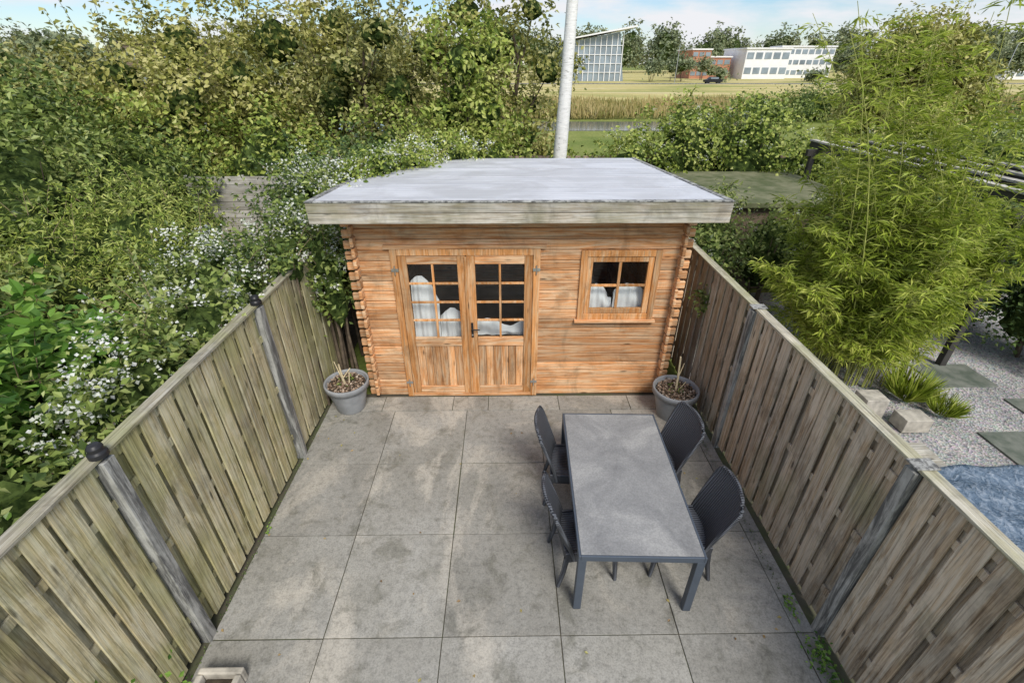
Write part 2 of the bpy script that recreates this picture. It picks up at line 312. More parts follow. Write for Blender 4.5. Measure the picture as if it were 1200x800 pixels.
# patio
b=B();b.box(-2.6,2.72,-.9,5.55,-.2,-.012,m_joint)
xs=[-2.50,-1.56,-.56,.44,1.44,2.44];ys=[-.86,.14,1.14,2.14,3.145,4.14,5.14]
for i in range(5):
    for j in range(6):
        g=.004;dz=rng.uniform(-.003,.002);q=rng.uniform(-.0015,.0015)
        b.box(xs[i]+g+q,xs[i+1]-g+q,ys[j]+g-q,ys[j+1]-g-q,-.1,dz,m_tile)
x=-2.5
for w in [.75,.98,.5,1.0,1.0,.8]:
    b.box(x+.004,min(x+w,2.5)-.004,5.145,5.46,-.1,.0,m_tile);x+=w
for j in range(6):
    y=-.86+j*1.0;b.box(2.446,2.60,y+.004,y+.996,-.1,-.004+rng.uniform(-.003,.003),m_tile)
b.obj('patio_paving',.004)
# ------------------------------------------------------------------ fences
def fence(name,xin,s,y0,y1,zt,mat,posts,knob):
    b=B();y=y0
    def bx(xa,xb,*a,**k): b.box(min(xa,xb),max(xa,xb),*a,**k)
    while y<y1:
        w=.142+rng.uniform(-.006,.008);j=rng.uniform(-.005,.005)
        if all(abs(y+w/2-p)>.10 for p in posts):
            bx(xin+j,xin+j+s*.018,y,y+w,.03+rng.uniform(0,.02),zt-.034,mat,top=(rng.normal()*.003,rng.normal()*.007))
        bx(xin+s*.040,xin+s*.058,y+.088,y+.245,.03,zt-.04,mat,top=(0,rng.normal()*.006))
        y+=.19+rng.uniform(-.006,.006)
    for z in (.3,1.0,1.65,zt-.13): bx(xin+s*.020,xin+s*.038,y0,y1,z,z+.07,mat)
    bx(xin-s*.018,xin+s*.03,y0,y1,zt-.03,zt-.004,m_capl);bx(xin+s*.033,xin+s*.085,y0,y1,zt-.036,zt-.008,m_capl)
    for p in posts:
        bx(xin-s*.045,xin+s*.05,p-.045,p+.045,-.1,zt-.038,m_post)
        if knob:
            b.lathe([(.055,0),(.055,.03),(.042,.045),(.045,.07),(.03,.09),(0.001,.095)],(xin-s*.0,p,zt-.004),m_black,16)
        else: bx(xin-s*.055,xin+s*.1,p-.05,p+.05,zt-.002,zt+.012,m_post)
    return b.obj(name,.003)
fence('wooden_fence',-2.53,-1,-.9,6.3,2.07,m_fl,[.1,2.17,4.3],True)
fence('wooden_fence',2.64,1,-.9,8.6,1.94,m_fr,[.1,2.15,4.42,6.6],False)
# ------------------------------------------------------------------ shed
shed=bpy.data.objects.new('wooden_garden_shed',None);S.collection.objects.link(shed)
X0,X1,YF,YB=-1.85,2.16,5.51,9.35;ph=.137
b=B()
dx0,dx1,dzt=-1.36,.35,2.15; wx0,wx1,wz0,wz1=.99,1.86,1.31,2.12
for i in range(20):
    z=i*ph;zm=z+ph/2;cuts=[]
    if zm<dzt: cuts.append((dx0,dx1))
    if wz0<zm<wz1: cuts.append((wx0,wx1))
    x=X0
    for c in cuts: b.box(x,c[0],YF,YF+.045,z+.002,z+ph-.003,m_shed);x=c[1]
    b.box(x,X1,YF,YF+.045,z+.002,z+ph-.003,m_shed)
    for xa,xb in ((X0-.13,X0-.001),(X1+.001,X1+.13)): b.box(xa,xb,YF-.004,YF+.05,z+.018,z+ph-.018,m_shed)
    if i<18:
        zz=z+ph/2
        for xa in (X0-.01,X1-.035):
            b.box(xa,xa+.045,YF-.13,YF-.006,zz+.014,zz+ph-.014,m_shed)
            b.box(xa,xa+.045,YF+.06,YB,z+.002,z+ph-.002,m_shed)
for i in range(18): b.box(X0,X1,YB-.05,YB,i*ph,i*ph+ph-.003,m_shed)
b.obj('log_walls',.012,shed)
def zr(y): return 2.875-(y-5.12)*.0632
b=B()
for xa in (X0+.005,X1-.03):
    V=[(xa,YF+.06,2.46),(xa+.025,YF+.06,2.46),(xa+.025,YB,2.46),(xa,YB,2.46),(xa,YF+.06,zr(YF)-.1),(xa+.025,YF+.06,zr(YF)-.1),(xa+.025,YB,zr(YB)-.1),(xa,YB,zr(YB)-.1)];b.hexa(V,m_shed)
b.box(X0+.06,X1-.06,YF+.06,YB-.06,-.02,.03,m_interior);b.obj('gable_and_floor',0,shed)
b=B();rx0,rx1,ry0,ry1=-2.13,2.44,5.12,9.52
b.hexa([(rx0,ry0,zr(ry0)-.09),(rx1,ry0,zr(ry0)-.09),(rx1,ry1,zr(ry1)-.09),(rx0,ry1,zr(ry1)-.09),(rx0,ry0,zr(ry0)),(rx1,ry0,zr(ry0)),(rx1,ry1,zr(ry1)),(rx0,ry1,zr(ry1))],m_roof)
for k in range(1,5):
    y=ry0+k*.92
    b.hexa([(rx0+.01,y,zr(y)+.001),(rx1-.01,y,zr(y)+.001),(rx1-.01,y+.09,zr(y+.09)+.001),(rx0+.01,y+.09,zr(y+.09)+.001),(rx0+.01,y,zr(y)+.006),(rx1-.01,y,zr(y)+.006),(rx1-.01,y+.09,zr(y+.09)+.004),(rx0+.01,y+.09,zr(y+.09)+.004)],m_roof)
b.obj('roof_deck',.004,shed)
b=B();zt=zr(ry0)
b.box(rx0-.028,rx1+.028,ry0-.028,ry0-.002,zt-.115,zt-.005,m_fasc);b.box(rx0-.028,rx1+.028,ry0-.022,ry0-.002,zt-.235,zt-.122,m_fasc)
for xa in (rx0-.026,rx1+.002):
    for o1,o2 in ((.115,.005),(.235,.12)):
        V=[(xa,ry0,zt-o1),(xa+.024,ry0,zt-o1),(xa+.024,ry1,zr(ry1)-o1),(xa,ry1,zr(ry1)-o1),(xa,ry0,zt-o2),(xa+.024,ry0,zt-o2),(xa+.024,ry1,zr(ry1)-o2),(xa,ry1,zr(ry1)-o2)];b.hexa(V,m_fascy)
b.obj('fascia_boards',.003,shed)
b=B();b.box(rx0-.035,rx1+.035,ry0-.036,ry0+.03,zt-.003,zt+.008,m_post)
for xa in (rx0-.034,rx1-.03):
    b.hexa([(xa,ry0+.031,zt-.003),(xa+.064,ry0+.031,zt-.003),(xa+.064,ry1,zr(ry1)-.001),(xa,ry1,zr(ry1)-.001),(xa,ry0+.031,zt+.008),(xa+.064,ry0+.031,zt+.008),(xa+.064,ry1,zr(ry1)+.01),(xa,ry1,zr(ry1)+.01)],m_post)
b.obj('roof_edge_trim',.002,shed)
b=B();G=B()
def pane(x0,x1,y,z0,z1): G.add([(x0,y,z0),(x1,y,z0),(x1,y,z1),(x0,y,z1)],[[0,1,2,3]],m_glass)
def frame(x0,x1,z0,z1,w,y0,y1,m=m_frame,bottom=True):
    b.box(x0,x0+w,y0,y1,z0,z1,m);b.box(x1-w,x1,y0,y1,z0,z1,m);b.box(x0+w+.001,x1-w-.001,y0+.002,y1,z1-w,z1-.001,m)
    if bottom:b.box(x0+w+.001,x1-w-.001,y0+.002,y1,z0+.001,z0+w,m)
frame(-1.43,.42,.0,2.22,.085,YF-.035,YF+.05,bottom=False)
b.box(-1.5,.49,YF-.045,YF-.0,2.222,2.27,m_shed);b.box(-1.345,.335,YF-.03,YF+.05,.0,.05,m_shed)
def leaf_door(x0,x1):
    yA,yB=YF-.028,YF+.015
    b.box(x0,x0+.105,yA,yB,.055,2.13,m_frame);b.box(x1-.105,x1,yA,yB,.055,2.13,m_frame)
    b.box(x0+.106,x1-.106,yA+.002,yB,2.02,2.129,m_shed);b.box(x0+.106,x1-.106,yA+.002,yB,.84,.97,m_shed);b.box(x0+.106,x1-.106,yA+.002,yB,.056,.17,m_shed)
    gx0,gx1=x0+.106,x1-.106;xm=(gx0+gx1)/2
    b.box(xm-.014,xm+.014,yA+.006,yB-.01,.971,2.019,m_frame)
    for k in range(1,4):
        z=.97+(2.02-.97)*k/4
        b.box(gx0,xm-.015,yA+.006,yB-.01,z-.013,z+.013,m_frame);b.box(xm+.015,gx1,yA+.006,yB-.01,z-.013,z+.013,m_frame)
    n=6;w=(gx1-gx0)/n
    for k in range(n): b.box(gx0+k*w+.002,gx0+(k+1)*w-.002,yA+.016,yB-.005,.171,.839,m_shedv)
    pane(gx0,gx1,yB-.008,.972,2.018)
leaf_door(-1.34,-.507);leaf_door(-.497,.33)
b.box(-.525,-.485,YF-.045,YF-.029,.06,2.12,m_frame)
frame(.925,1.925,1.24,2.19,.08,YF-.035,YF+.05);frame(1.008,1.842,1.323,2.107,.07,YF-.02,YF+.03)
b.box(.89,1.96,YF-.07,YF-.002,1.205,1.238,m_shed)
xm=1.425;b.box(xm-.018,xm+.018,YF-.012,YF+.02,1.394,2.036,m_frame)
for xa,xb in ((1.079,xm-.019),(xm+.019,1.771)): b.box(xa,xb,YF-.012,YF+.02,1.7,1.73,m_frame)
pane(1.08,1.77,YF+.006,1.395,2.035)
b.obj('door_and_window_frames',.004,shed);G.obj('glazing',0,shed)
b=B()
b.box(-.475,-.445,YF-.036,YF-.029,.98,1.2,m_black);b.tube([(-.46,YF-.03,1.12),(-.46,YF-.07,1.12),(-.46,YF-.075,1.118),(-.36,YF-.07,1.11)],[.009]*4,m_black,8);b.tube([(-.46,YF-.045,1.02),(-.46,YF-.036,1.02)],[.012,.012],m_steel,8)
for hx in (-1.385,.375):
    for hz in (.25,1.95): b.box(hx-.045,hx+.045,YF-.045,YF-.036,hz-.02,hz+.02,m_steel);b.tube([(hx,YF-.05,hz-.06),(hx,YF-.05,hz+.06)],[.009,.009],m_steel,8)
b.obj('door_hardware',.001,shed)
# white sheets hanging / stored right behind the glass
b=B()
def curtain(x0,x1,z0,z1f,y,amp=1):
    nx,nz=40,16;V=[];
    for j in range(nz+1):
        for i in range(nx+1):
            u=i/nx;t=j/nz;top=z1f(u);z=z0+(top-z0)*t
            V.append((x0+(x1-x0)*u,y+amp*(.009*math.sin(u*13+t*2.5+x0)+.006*math.sin(u*31+1)+.010*math.sin(t*6+u*3))+.05*t**4,z))
    b.add(V,[[j*(nx+1)+i,j*(nx+1)+i+1,(j+1)*(nx+1)+i+1,(j+1)*(nx+1)+i] for j in range(nz) for i in range(nx)],m_curtain,True)
curtain(-1.25,-.9,.9,lambda u:1.72+.08*math.sin(u*5)-.9*max(0,u-.78),YF+.10)
curtain(-.9,-.58,.9,lambda u:1.2+.12*math.sin(u*3.1),YF+.12)
curtain(-.42,.25,.9,lambda u:1.08+.06*math.sin(u*7),YF+.17)
curtain(1.03,1.39,1.33,lambda u:1.48+.19*math.sin(math.pi*min(1,u*1.15))**.6,YF+.10)
curtain(1.41,1.82,1.33,lambda u:1.54+.13*math.sin(math.pi*u)**.5,YF+.11)
b.obj('white_sheets',0,shed)
# ------------------------------------------------------------------ table & chairs
b=B();hw,hl=.515,.90
b.box(-hw+.02,hw-.02,-hl+.02,hl-.02,.728,.752,m_ttop)
for sx in (-1,1): b.box(min(sx*hw,sx*(hw-.019)),max(sx*hw,sx*(hw-.019)),-hl,hl,.69,.75,m_tfr);b.box(-hw+.0195,hw-.0195,min(sx*hl,sx*(hl-.019)),max(sx*hl,sx*(hl-.019)),.69,.75,m_tfr)
b.box(-hw+.06,hw-.06,-.03,.03,.69,.727,m_tfr)
for sx in (-1,1):
    for sy in (-1,1):
        cx=sx*(hw-.035);cy=sy*(hl-.035);b.box(cx-.033,cx+.033,cy-.033,cy+.033,.012,.689,m_tfr);b.box(cx-.028,cx+.028,cy-.028,cy+.028,0,.0115,m_black)
o=b.obj('patio_table',.004);o.location=(1.11,3.236,0);o.rotation_euler=(0,0,rad(-1.8))
def chair(x,y,r):
    b=B();nu,nv=16,16
    def P(u,v,o):
        w=.235+.045*v;yy=u*w
        rc=max(0,(v-.86)/.14);yy*=1-.14*rc**2
        zz=.36+.64*v-.03*u*u*v
        xx=-.205-.19*v**1.2+.055*u*u*(1-.2*v)
        return (xx+o,yy,zz)
    for o,flip in ((0,False),(-.028,True)):
        V=[P(-1+2*i/nu,j/nv,o) for j in range(nv+1) for i in range(nu+1)]
        F=[[j*(nu+1)+i,j*(nu+1)+i+1,(j+1)*(nu+1)+i+1,(j+1)*(nu+1)+i] for j in range(nv) for i in range(nu)]
        if flip:F=[f[::-1] for f in F]
        b.add(V,F,m_wick,True)
    edge=[P(-1,j/nv,-.014) for j in range(nv+1)]+[P(-1+2*i/nu,1,-.014) for i in range(1,nu)]+[P(1,1-j/nv,-.014) for j in range(nv+1)]
    b.tube(edge,[.018]*len(edge),m_wick,8)
    V=[];n=10
    for j in range(n+1):
        for i in range(n+1):
            u=-1+2*i/n;v=j/n;V.append((-.23+.47*v,u*(.235-.01*v),.445-.018*(1-u*u)*math.sin(math.pi*v)))
    b.add(V,[[j*(n+1)+i,j*(n+1)+i+1,(j+1)*(n+1)+i+1,(j+1)*(n+1)+i] for j in range(n) for i in range(n)],m_wick,True)
    b.box(-.24,.24,-.24,-.215,.34,.452,m_wick);b.box(-.24,.24,.215,.24,.34,.452,m_wick);b.box(.216,.25,-.214,.214,.33,.45,m_wick);b.box(-.24,-.216,-.214,.214,.34,.44,m_wick)
    b.box(-.21,.21,-.21,.21,.39,.41,m_black)
    for sx in (-1,1):
        for sy in (-1,1):
            b.tube([(sx*.222,sy*.215,.38),(sx*.235-(.01 if sx<0 else 0),sy*.225,.2),(sx*.25-(.04 if sx<0 else 0),sy*.235,.0)],[.028,.024,.019],m_wick,8)
    o=b.obj('wicker_chair');o.location=(x,y,0);o.rotation_euler=(0,0,r);return o
chair(.72,2.84,rad(6));chair(.70,3.72,rad(-4));chair(1.60,2.88,rad(175));chair(1.58,3.76,rad(187))
# ------------------------------------------------------------------ pots
m_bits=leafmat('bark_chips',[(.13,.08,.05),(.32,.22,.15),(.55,.47,.38)],0)
m_stick=plain('dry_stem',(.62,.52,.33),.8,.3,20)
def pot(x,y,h,r,sticks):
    b=B();b.lathe([(.0,0),(r*.62,0),(r*.64,.01),(r*.9,h-.09),(r*.9,h-.085),(r,h-.08),(r*1.01,h-.01),(r*.99,h),(r*.93,h),(r*.91,h-.02),(r*.86,h-.09),(0,h-.09)],(0,0,0),m_pot,48)
    b.lathe([(r*.855,h-.055),(r*.4,h-.045),(0.001,h-.04)],(0,0,0),m_soil,32)
    n=420;a=rng.uniform(0,6.28,n);q=np.sqrt(rng.uniform(0,1,n))*r*.82
    P=np.stack([q*np.cos(a),q*np.sin(a),np.full(n,h-.035)],1);leaves(b,P,rng.normal(size=(n,3))*.5+[0,0,1],.035,.03,m_bits)
    for s in sticks: b.tube(s[0],s[1],m_stick,6)
    n=22;a=rng.uniform(0,6.28,n);P=np.stack([.09*np.cos(a),.09*np.sin(a),h+rng.uniform(-.03,.02,n)],1);leaves(b,P,rng.normal(size=(n,3)),.045,.03,Lmid)
    o=b.obj('plant_pot');o.location=(x,y,0)
pot(-2.19,5.24,.45,.295,[([(-.02,0,.36),(-.03,-.02,.5),(-.05,-.01,.72)],[.02,.017,.012]),([(-.03,-.02,.5),(.08,.02,.64)],[.010,.006]),([(-.03,-.02,.45),(-.12,.03,.74)],[.010,.006]),([(.03,0,.36),(.05,.05,.6)],[.010,.006])])
pot(2.25,5.03,.45,.30,[([(0,0,.36),(0,.01,.6),(-.02,.02,.92)],[.017,.014,.011]),([(0,.01,.6),(.06,.05,.8)],[.008,.005]),([(.02,0,.38),(.1,-.03,.56)],[.008,.005])])
m_block=plain('concrete_block',(.42,.39,.33),.9,.35,9)
b=B();cx,cy=-2.22,1.70
b.box(cx-.17,cx+.17,cy-.17,cy-.12,0,.14,m_block);b.box(cx-.17,cx+.17,cy+.12,cy+.17,0,.14,m_block)
b.box(cx-.17,cx-.12,cy-.119,cy+.119,0,.139,m_block);b.box(cx+.12,cx+.17,cy-.119,cy+.119,0,.139,m_block);b.box(cx-.119,cx+.119,cy-.119,cy+.119,.0,.07,m_soil);b.obj('concrete_planter',.012)
# ------------------------------------------------------------------ neighbour items (right)
b=B()
for (x,y) in ((6.9,5.9),(7.6,5.0),(6.6,4.3)): b.box(x-.45,x+.45,y-.3,y+.3,-.05,.012,m_slab)
b.obj('stepping_stones',.005)
b=B();b.box(4.75,5.05,4.85,5.1,0,.34,m_block);b.box(5.15,5.5,4.6,4.85,0,.2,m_block);b.obj('concrete_blocks',.01)
b=B();nx=40;V=[]
for j in range(nx+1):
    for i in range(nx+1):
        u=i/nx;v=j/nx;e=min(u,1-u,v,1-v);z=.46*min(1,e/.05)**.5+.02*math.sin(u*23+v*7)+.015*math.sin(v*31+u*11)+.02*math.sin(u*9)*math.sin(v*11)
        V.append((4.05+2.3*u,1.9+1.75*v,max(0,z)))
b.add(V,[[j*(nx+1)+i,j*(nx+1)+i+1,(j+1)*(nx+1)+i+1,(j+1)*(nx+1)+i] for j in range(nx) for i in range(nx)],m_tarp,True);b.obj('covered_sandpit')
b=B()
for k in range(4): b.box(3.7,5.0,3.75+k*.11,3.85+k*.11,.2,.23,m_gf)
b.box(3.75,3.85,3.75,4.15,0,.199,m_gf);b.box(4.85,4.95,3.75,4.15,0,.199,m_gf);b.obj('wooden_bench',.003)
# pergola
b=B()
for k,x in enumerate((7.1,7.65,8.2,8.75)):
    b.box(x-.04,x+.04,5.6,11.6,2.5,2.62,m_dark);b.box(x-.07,x+.07,5.6,11.6,2.623,2.66,m_gf)
for y in (6.2,8.7,11.2): b.box(6.8,9.1,y-.05,y+.05,2.36,2.497,m_dark)
for x in (6.95,8.9):
    for y in (6.2,8.7,11.2): b.box(x-.05,x+.05,y-.05,y+.05,0,2.357,m_dark)
b.obj('pergola',.004)
b=B()
for k in range(9): b.box(-6.7,-4.55,10.3,10.33,.55+k*.175,.55+k*.175+.168,m_gf)
for x in (-6.75,-5.6,-4.5): b.box(x-.045,x+.045,10.335,10.42,0,2.13,m_gf)
b.obj('plank_fence',.004)
b=B()
for k in range(44): b.box(-3+k*.25,-3+k*.25+.235,13.2,13.23,0,2.05,m_pinkfence)
b.obj('boundary_fence',.004)
b=B();b.box(3.6,6.9,9.2,12,0,1.75,m_brown);b.box(3.45,7.05,9.05,12.15,1.752,1.85,m_moss);b.obj('flat_roof_outbuilding',.01)
# ------------------------------------------------------------------ vegetation left
bush('large_leaf_shrub',[(-4.25,2.75,1.35,.75,.8,1.15),(-4.3,3.7,1.3,.8,.7,1.05),(-5.2,3.0,1.5,.9,1.0,1.15)],Lbig,.135,.07,13,.14,20,sprigs=36,six=True)
bush('hedge_shrub',[(-3.25,1.1,1.15,.6,.9,1.05),(-3.1,.1,1.1,.5,.8,.95),(-4.3,.8,1.3,.9,1.2,1.1),(-3.3,2.1,1.2,.6,.8,1.0),(-5.5,1.8,1.3,1.0,1.2,1.1)],Lmid,.075,.042,14,.12,34,sprigs=40,flower=.12)
bush('flowering_climber',[(-3.1,3.2,1.45,.48,.8,.85),(-3.15,4.3,1.5,.55,.8,.85),(-3.4,5.3,1.55,.7,.8,.9),(-2.9,6.2,1.65,.6,.8,.9),(-2.42,5.95,1.85,.36,.5,.62),(-2.35,6.7,1.75,.4,.6,.95),(-4.1,5.5,1.3,.8,.9,.85),(-3.0,7.3,2.0,.8,.8,.85),(-2.62,5.35,2.0,.22,.4,.25),(-2.28,5.72,1.5,.2,.22,.7)],Lmid,.075,.045,14,.12,34,flower=.85,sprigs=60)
bush('willow_shrub',[(-5.6,7.2,1.35,1.2,1.2,1.25),(-4.8,6.5,1.1,.8,.9,1.0),(-6.5,6.6,1.3,1.0,1.0,1.2)],Llight,.09,.024,13,.17,34,sprigs=70)
bush('leafy_shrub',[(-6.6,4.6,1.3,1.3,1.3,1.2),(-8.2,7.8,2.0,1.6,1.6,1.7),(-9.6,6.2,1.8,1.6,1.6,1.7),(-7.8,9.8,1.6,1.6,1.2,1.5)],Lmid,.12,.07,9,.16,28,sprigs=60)
bush('climbing_ivy',[(-3.7,9.0,1.7,.9,.9,1.1),(-3.0,10.2,1.9,.9,.8,1.1),(-2.4,8.4,2.2,.45,1.0,.6)],Ldark,.08,.055,11,.13,30,sprigs=20)
bush('roof_climber',[(-1.95,7.6,2.78,.38,.7,.2),(-1.65,8.6,2.72,.5,.8,.26),(-1.3,9.5,2.7,.8,.5,.35),(-2.2,6.9,2.75,.22,.5,.16)],Llight,.07,.045,22,.09,30,flower=.55,sprigs=14,twigs=False)
bush('background_shrubs',[(-11,11,1.6,2.2,1.5,1.9),(-8.3,12,1.8,2.0,1.3,2.0),(-5.5,12,1.6,2.0,1.2,1.8),(-2.6,11.9,1.7,1.6,1.0,1.7),(-.6,12,1.5,1.6,.8,1.5),(1.0,12.2,1.2,1.0,.7,1.0)],Llight,.12,.075,6,.17,24,sprigs=60)
T=[(-17,13,4.6,2.4,Lsun),(-13.6,14,5.2,2.5,Lolive),(-11.2,11.6,4.2,2.1,Lmid),(-9.3,14.6,5.3,2.5,Lsun),(-7.2,13.2,4.5,2.0,Lsun),(-5.2,15,6.0,2.3,Lsun),(-3.5,13.4,5.4,1.7,Lolive),(-1.7,15,5.9,1.9,Lsun),(-.9,13.0,4.9,1.3,Llight),(.3,15.2,5.9,1.4,Lsun)]
for (x,y,h,r,m) in T: tree('deciduous_tree',x,y,h,r,m,base=.25)
# birch
b=B();pts=[(1.32,12.2,0),(1.32,12.2,2),(1.36,12.2,3),(1.4,12.2,4),(1.43,12.22,5),(1.46,12.25,6),(1.6,12.3,8.5)];b.tube(pts,[.20,.17,.155,.135,.125,.115,.06],m_birch,14)
bl=[]
for i in range(8):
    a=i*2.4;bl.append((1.6+math.cos(a)*.9,12.3+math.sin(a)*.9,7.4+.3*i,.8,.8,.6));b.tube([(1.57,12.3,6.6+.2*i),bl[-1][:3]],[.03,.01],m_birch,5,False)
P,Q=clumps(bl,6,.16,16);leaves(b,P,Q,.06,.04,Llight);b.obj('birch_tree')
# ------------------------------------------------------------------ vegetation right
bush('yellow_green_climber',[(3.2,12.6,1.5,1.0,.8,1.15),(4.7,13.0,1.9,1.3,.9,1.45),(6.3,12.8,1.9,1.4,.9,1.5),(2.1,12.6,1.1,.7,.6,.95),(7.7,12.8,1.5,1.2,.9,1.1)],Llight,.1,.075,10,.15,28,flower=.3,sprigs=50)
bush('ivy_hedge',[(10.5,13.2,1.3,1.9,.8,1.25),(13.2,13,1.4,2.0,.9,1.3),(16,12.6,1.5,2.2,1,1.3),(10.8,9.5,.9,1.3,1.6,1.1)],Lmid,.09,.06,9,.14,28,sprigs=40,flower=.2)
bush('ivy_bush',[(8.5,6.4,.9,.75,.9,1.15),(8.4,7.9,1.0,.9,1.0,1.3),(9.0,5.0,.6,.7,.8,.8),(7.6,8.0,.8,.7,1.0,1.0)],Ldark,.08,.06,13,.12,32,sprigs=30)
bush('garden_shrub',[(3.5,7.8,.9,.6,.9,1.0),(3.9,8.7,1.2,.7,.6,1.0),(5.0,8.5,1.0,.9,.6,.95),(6.3,8.6,1.1,.9,.7,1.0)],Lmid,.09,.05,12,.14,28,sprigs=25,flower=.1)
bush('fence_ivy',[(2.60,5.6,1.35,.05,.18,.22)],Lmid,.06,.05,40,.06,14,0,twigs=False,clip=False)
tree('round_crown_tree',15.4,20,5.5,2.4,Lsun,L=.16,W=.1,base=.3,core_k=.5,nb=14,dens=1.7)
# bamboo
b=B();LP=[];LN=[];LT=[]
for k in range(135):
    a=rng.uniform(0,6.28);q=math.sqrt(rng.uniform(0,1));bx=5.4+.85*q*math.cos(a);by=6.2+.6*q*math.sin(a)
    tall=k<50
    h=rng.uniform(3.3,5.6) if tall else rng.uniform(1.7,3.0);an=rng.uniform(0,6.28);ou=rng.uniform(.25,1.2)*(1.0 if tall else 1.1)
    if tall and rng.random()<.62: an=math.pi+rng.normal()*.5;ou*=1.5
    dx,dy=math.cos(an)*ou,math.sin(an)*ou*.8
    C=lambda t:np.array([bx+dx*t**1.7,by+dy*t**1.7,h*(t-.13*t**3)])
    pts=[tuple(C(t)) for t in np.linspace(0,1,9)];b.tube(pts,list(np.linspace(.011,.003,9)),m_cane,5,False)
    for t in np.arange(.22 if not tall else .35,1.0,.045 if not tall else .05):
        for _ in range(3 if not tall else 2):
            p=C(t);d=nrm(rng.normal(size=(1,3)))[0];d[2]=.25;ln=rng.uniform(.15,.5)*(1.1-.5*t);e=p+d*ln
            b.tube([tuple(p),tuple((p+e)/2+[0,0,.03]),tuple(e)],[.003,.002,.0015],m_cane,3,False)
            m=9 if tall else 12;tt=rng.uniform(.3,1.05,(m,1));LP.append(p+(e-p)*tt+rng.normal(size=(m,3))*.02)
            LT.append(np.tile(d+np.array([0,0,-.45]),(m,1))+rng.normal(size=(m,3))*.45);LN.append(rng.normal(size=(m,3))*.4+[0,0,1])
leaves(b,np.concatenate(LP),np.concatenate(LN),.14,.022,Lbamb,T=np.concatenate(LT));b.obj('bamboo_plant')
def tuft(name,x,y,n,h,mat,spread=.15):
    b=B();a=rng.uniform(0,6.28,n);P=np.stack([x+spread*.3*np.cos(a),y+spread*.3*np.sin(a),np.zeros(n)],1)
    T=np.stack([np.cos(a)*.7,np.sin(a)*.7,np.ones(n)],1)+rng.normal(size=(n,3))*.2;Nn=np.cross(T,np.stack([-np.sin(a),np.cos(a),np.zeros(n)],1))
    leaves(b,P,-Nn,h,.012,mat,T=T);return b.obj(name)
tuft('ornamental_grass',5.75,5.35,380,.42,Lbamb,.3);tuft('ornamental_grass',6.0,5.0,250,.28,Lbamb,.3)
# weeds by fences
b=B()
for (x,y,r_,n_) in [(2.5,1.9,.09,110),(2.53,1.68,.07,70),(2.5,2.35,.05,30),(2.56,1.2,.05,30),(-2.49,1.75,.05,25),(-2.47,3.2,.03,10),(-2.47,1.35,.05,25)]:
    P=np.stack([x+rng.normal(size=n_)*r_*.5,y+rng.normal(size=n_)*r_,np.abs(rng.normal(size=n_))*r_*.8+.005],1);leaves(b,P,rng.normal(size=(n_,3))*.4+[0,0,1],.04,.022,Lbig)
for (y,z) in [(1.55,.62),(1.75,.35),(1.3,.9),(1.45,.25)]:
    n_=7;P=np.stack([np.full(n_,-2.50)+rng.uniform(0,.05,n_),y+rng.normal(size=n_)*.05,z+rng.normal(size=n_)*.05],1);leaves(b,P,rng.normal(size=(n_,3))*.3+[1,0,.6],.05,.035,Lbig)
n_=700;y=rng.uniform(.8,5.1,n_);P=np.stack([np.where(rng.random(n_)<.5,-2.50,2.5)+rng.normal(size=n_)*.014,y,np.full(n_,.002)],1);leaves(b,P,rng.normal(size=(n_,3))*.3+[0,0,1],.014,.01,Ldark)
b.obj('weeds')
b=B();n_=70;x=np.where(rng.random(n_)<.6,rng.choice([-2.3,2.3],n_)+rng.normal(size=n_)*.15,rng.uniform(-2.3,2.3,n_));x=np.clip(x,-2.45,2.5);P=np.stack([x,rng.uniform(1.2,5.4,n_),np.full(n_,.006)],1)
leaves(b,P,rng.normal(size=(n_,3))*.15+[0,0,1],.035,.02,m_dry);b.obj('fallen_leaves')
# reeds
n_=26000;b=B();x=rng.uniform(-10,75,n_);y=rng.uniform(44.5,60,n_)+np.abs(x)*.03;ok=(np.sin(x*.35)+np.sin(y*.7+x*.1)+rng.normal(size=n_)*.6)>-.4;x=x[ok];y=y[ok];n_=len(x)
P=np.stack([x,y,np.zeros(n_)],1);T=np.tile([0,0,1.],(n_,1))+rng.normal(size=(n_,3))*.12;leaves(b,P,np.stack([rng.normal(size=n_)*.5,-np.ones(n_),rng.normal(size=n_)*.2],1),1.1,.16,m_reed,T=T);b.obj('reeds')
bush('bank_shrubs',[(13,36,.8,2,1.2,1.0),(20,40,1,3,1.5,1.3),(26,44,1,3,2,1.6),(34,46,1,4,2,1.5),(3.5,46.5,.5,2.5,.6,.8),(24,26,1,3,1.5,1.4),(31,27,1,4,1.5,1.6)],Lmid,.22,.14,3,.3,20,twigs=False)
bl=[]
for x in np.arange(-330,420,8):
    y=300+rng.uniform(-20,40);h=rng.uniform(14,25);bl.append((x,y,h*.5,rng.uniform(6,11),6,h*.5))
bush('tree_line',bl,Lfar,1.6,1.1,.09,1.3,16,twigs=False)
bl=[]
for x,y,h,r_ in [(47,150,7.5,3.5),(40,145,6,3),(59,160,6,3),(97,150,12,4.0),(120,150,7,5),(131,150,7,5),(110,170,9,5),(56,140,3.5,2.5),(-30,120,9,6),(-50,110,9,6),(-70,85,9,7),(-62,80,8,6),(-12,125,8,6),(150,160,9,8),(85,145,3,3)]:
    for _ in range(4):
        bl.append((x+rng.normal()*r_*.4,y+rng.normal()*r_*.3,h*rng.uniform(.3,.72),r_*rng.uniform(.45,.75),r_*.6,h*rng.uniform(.2,.3)))
bush('distant_trees',bl,Lfar,.8,.55,.5,.7,16)
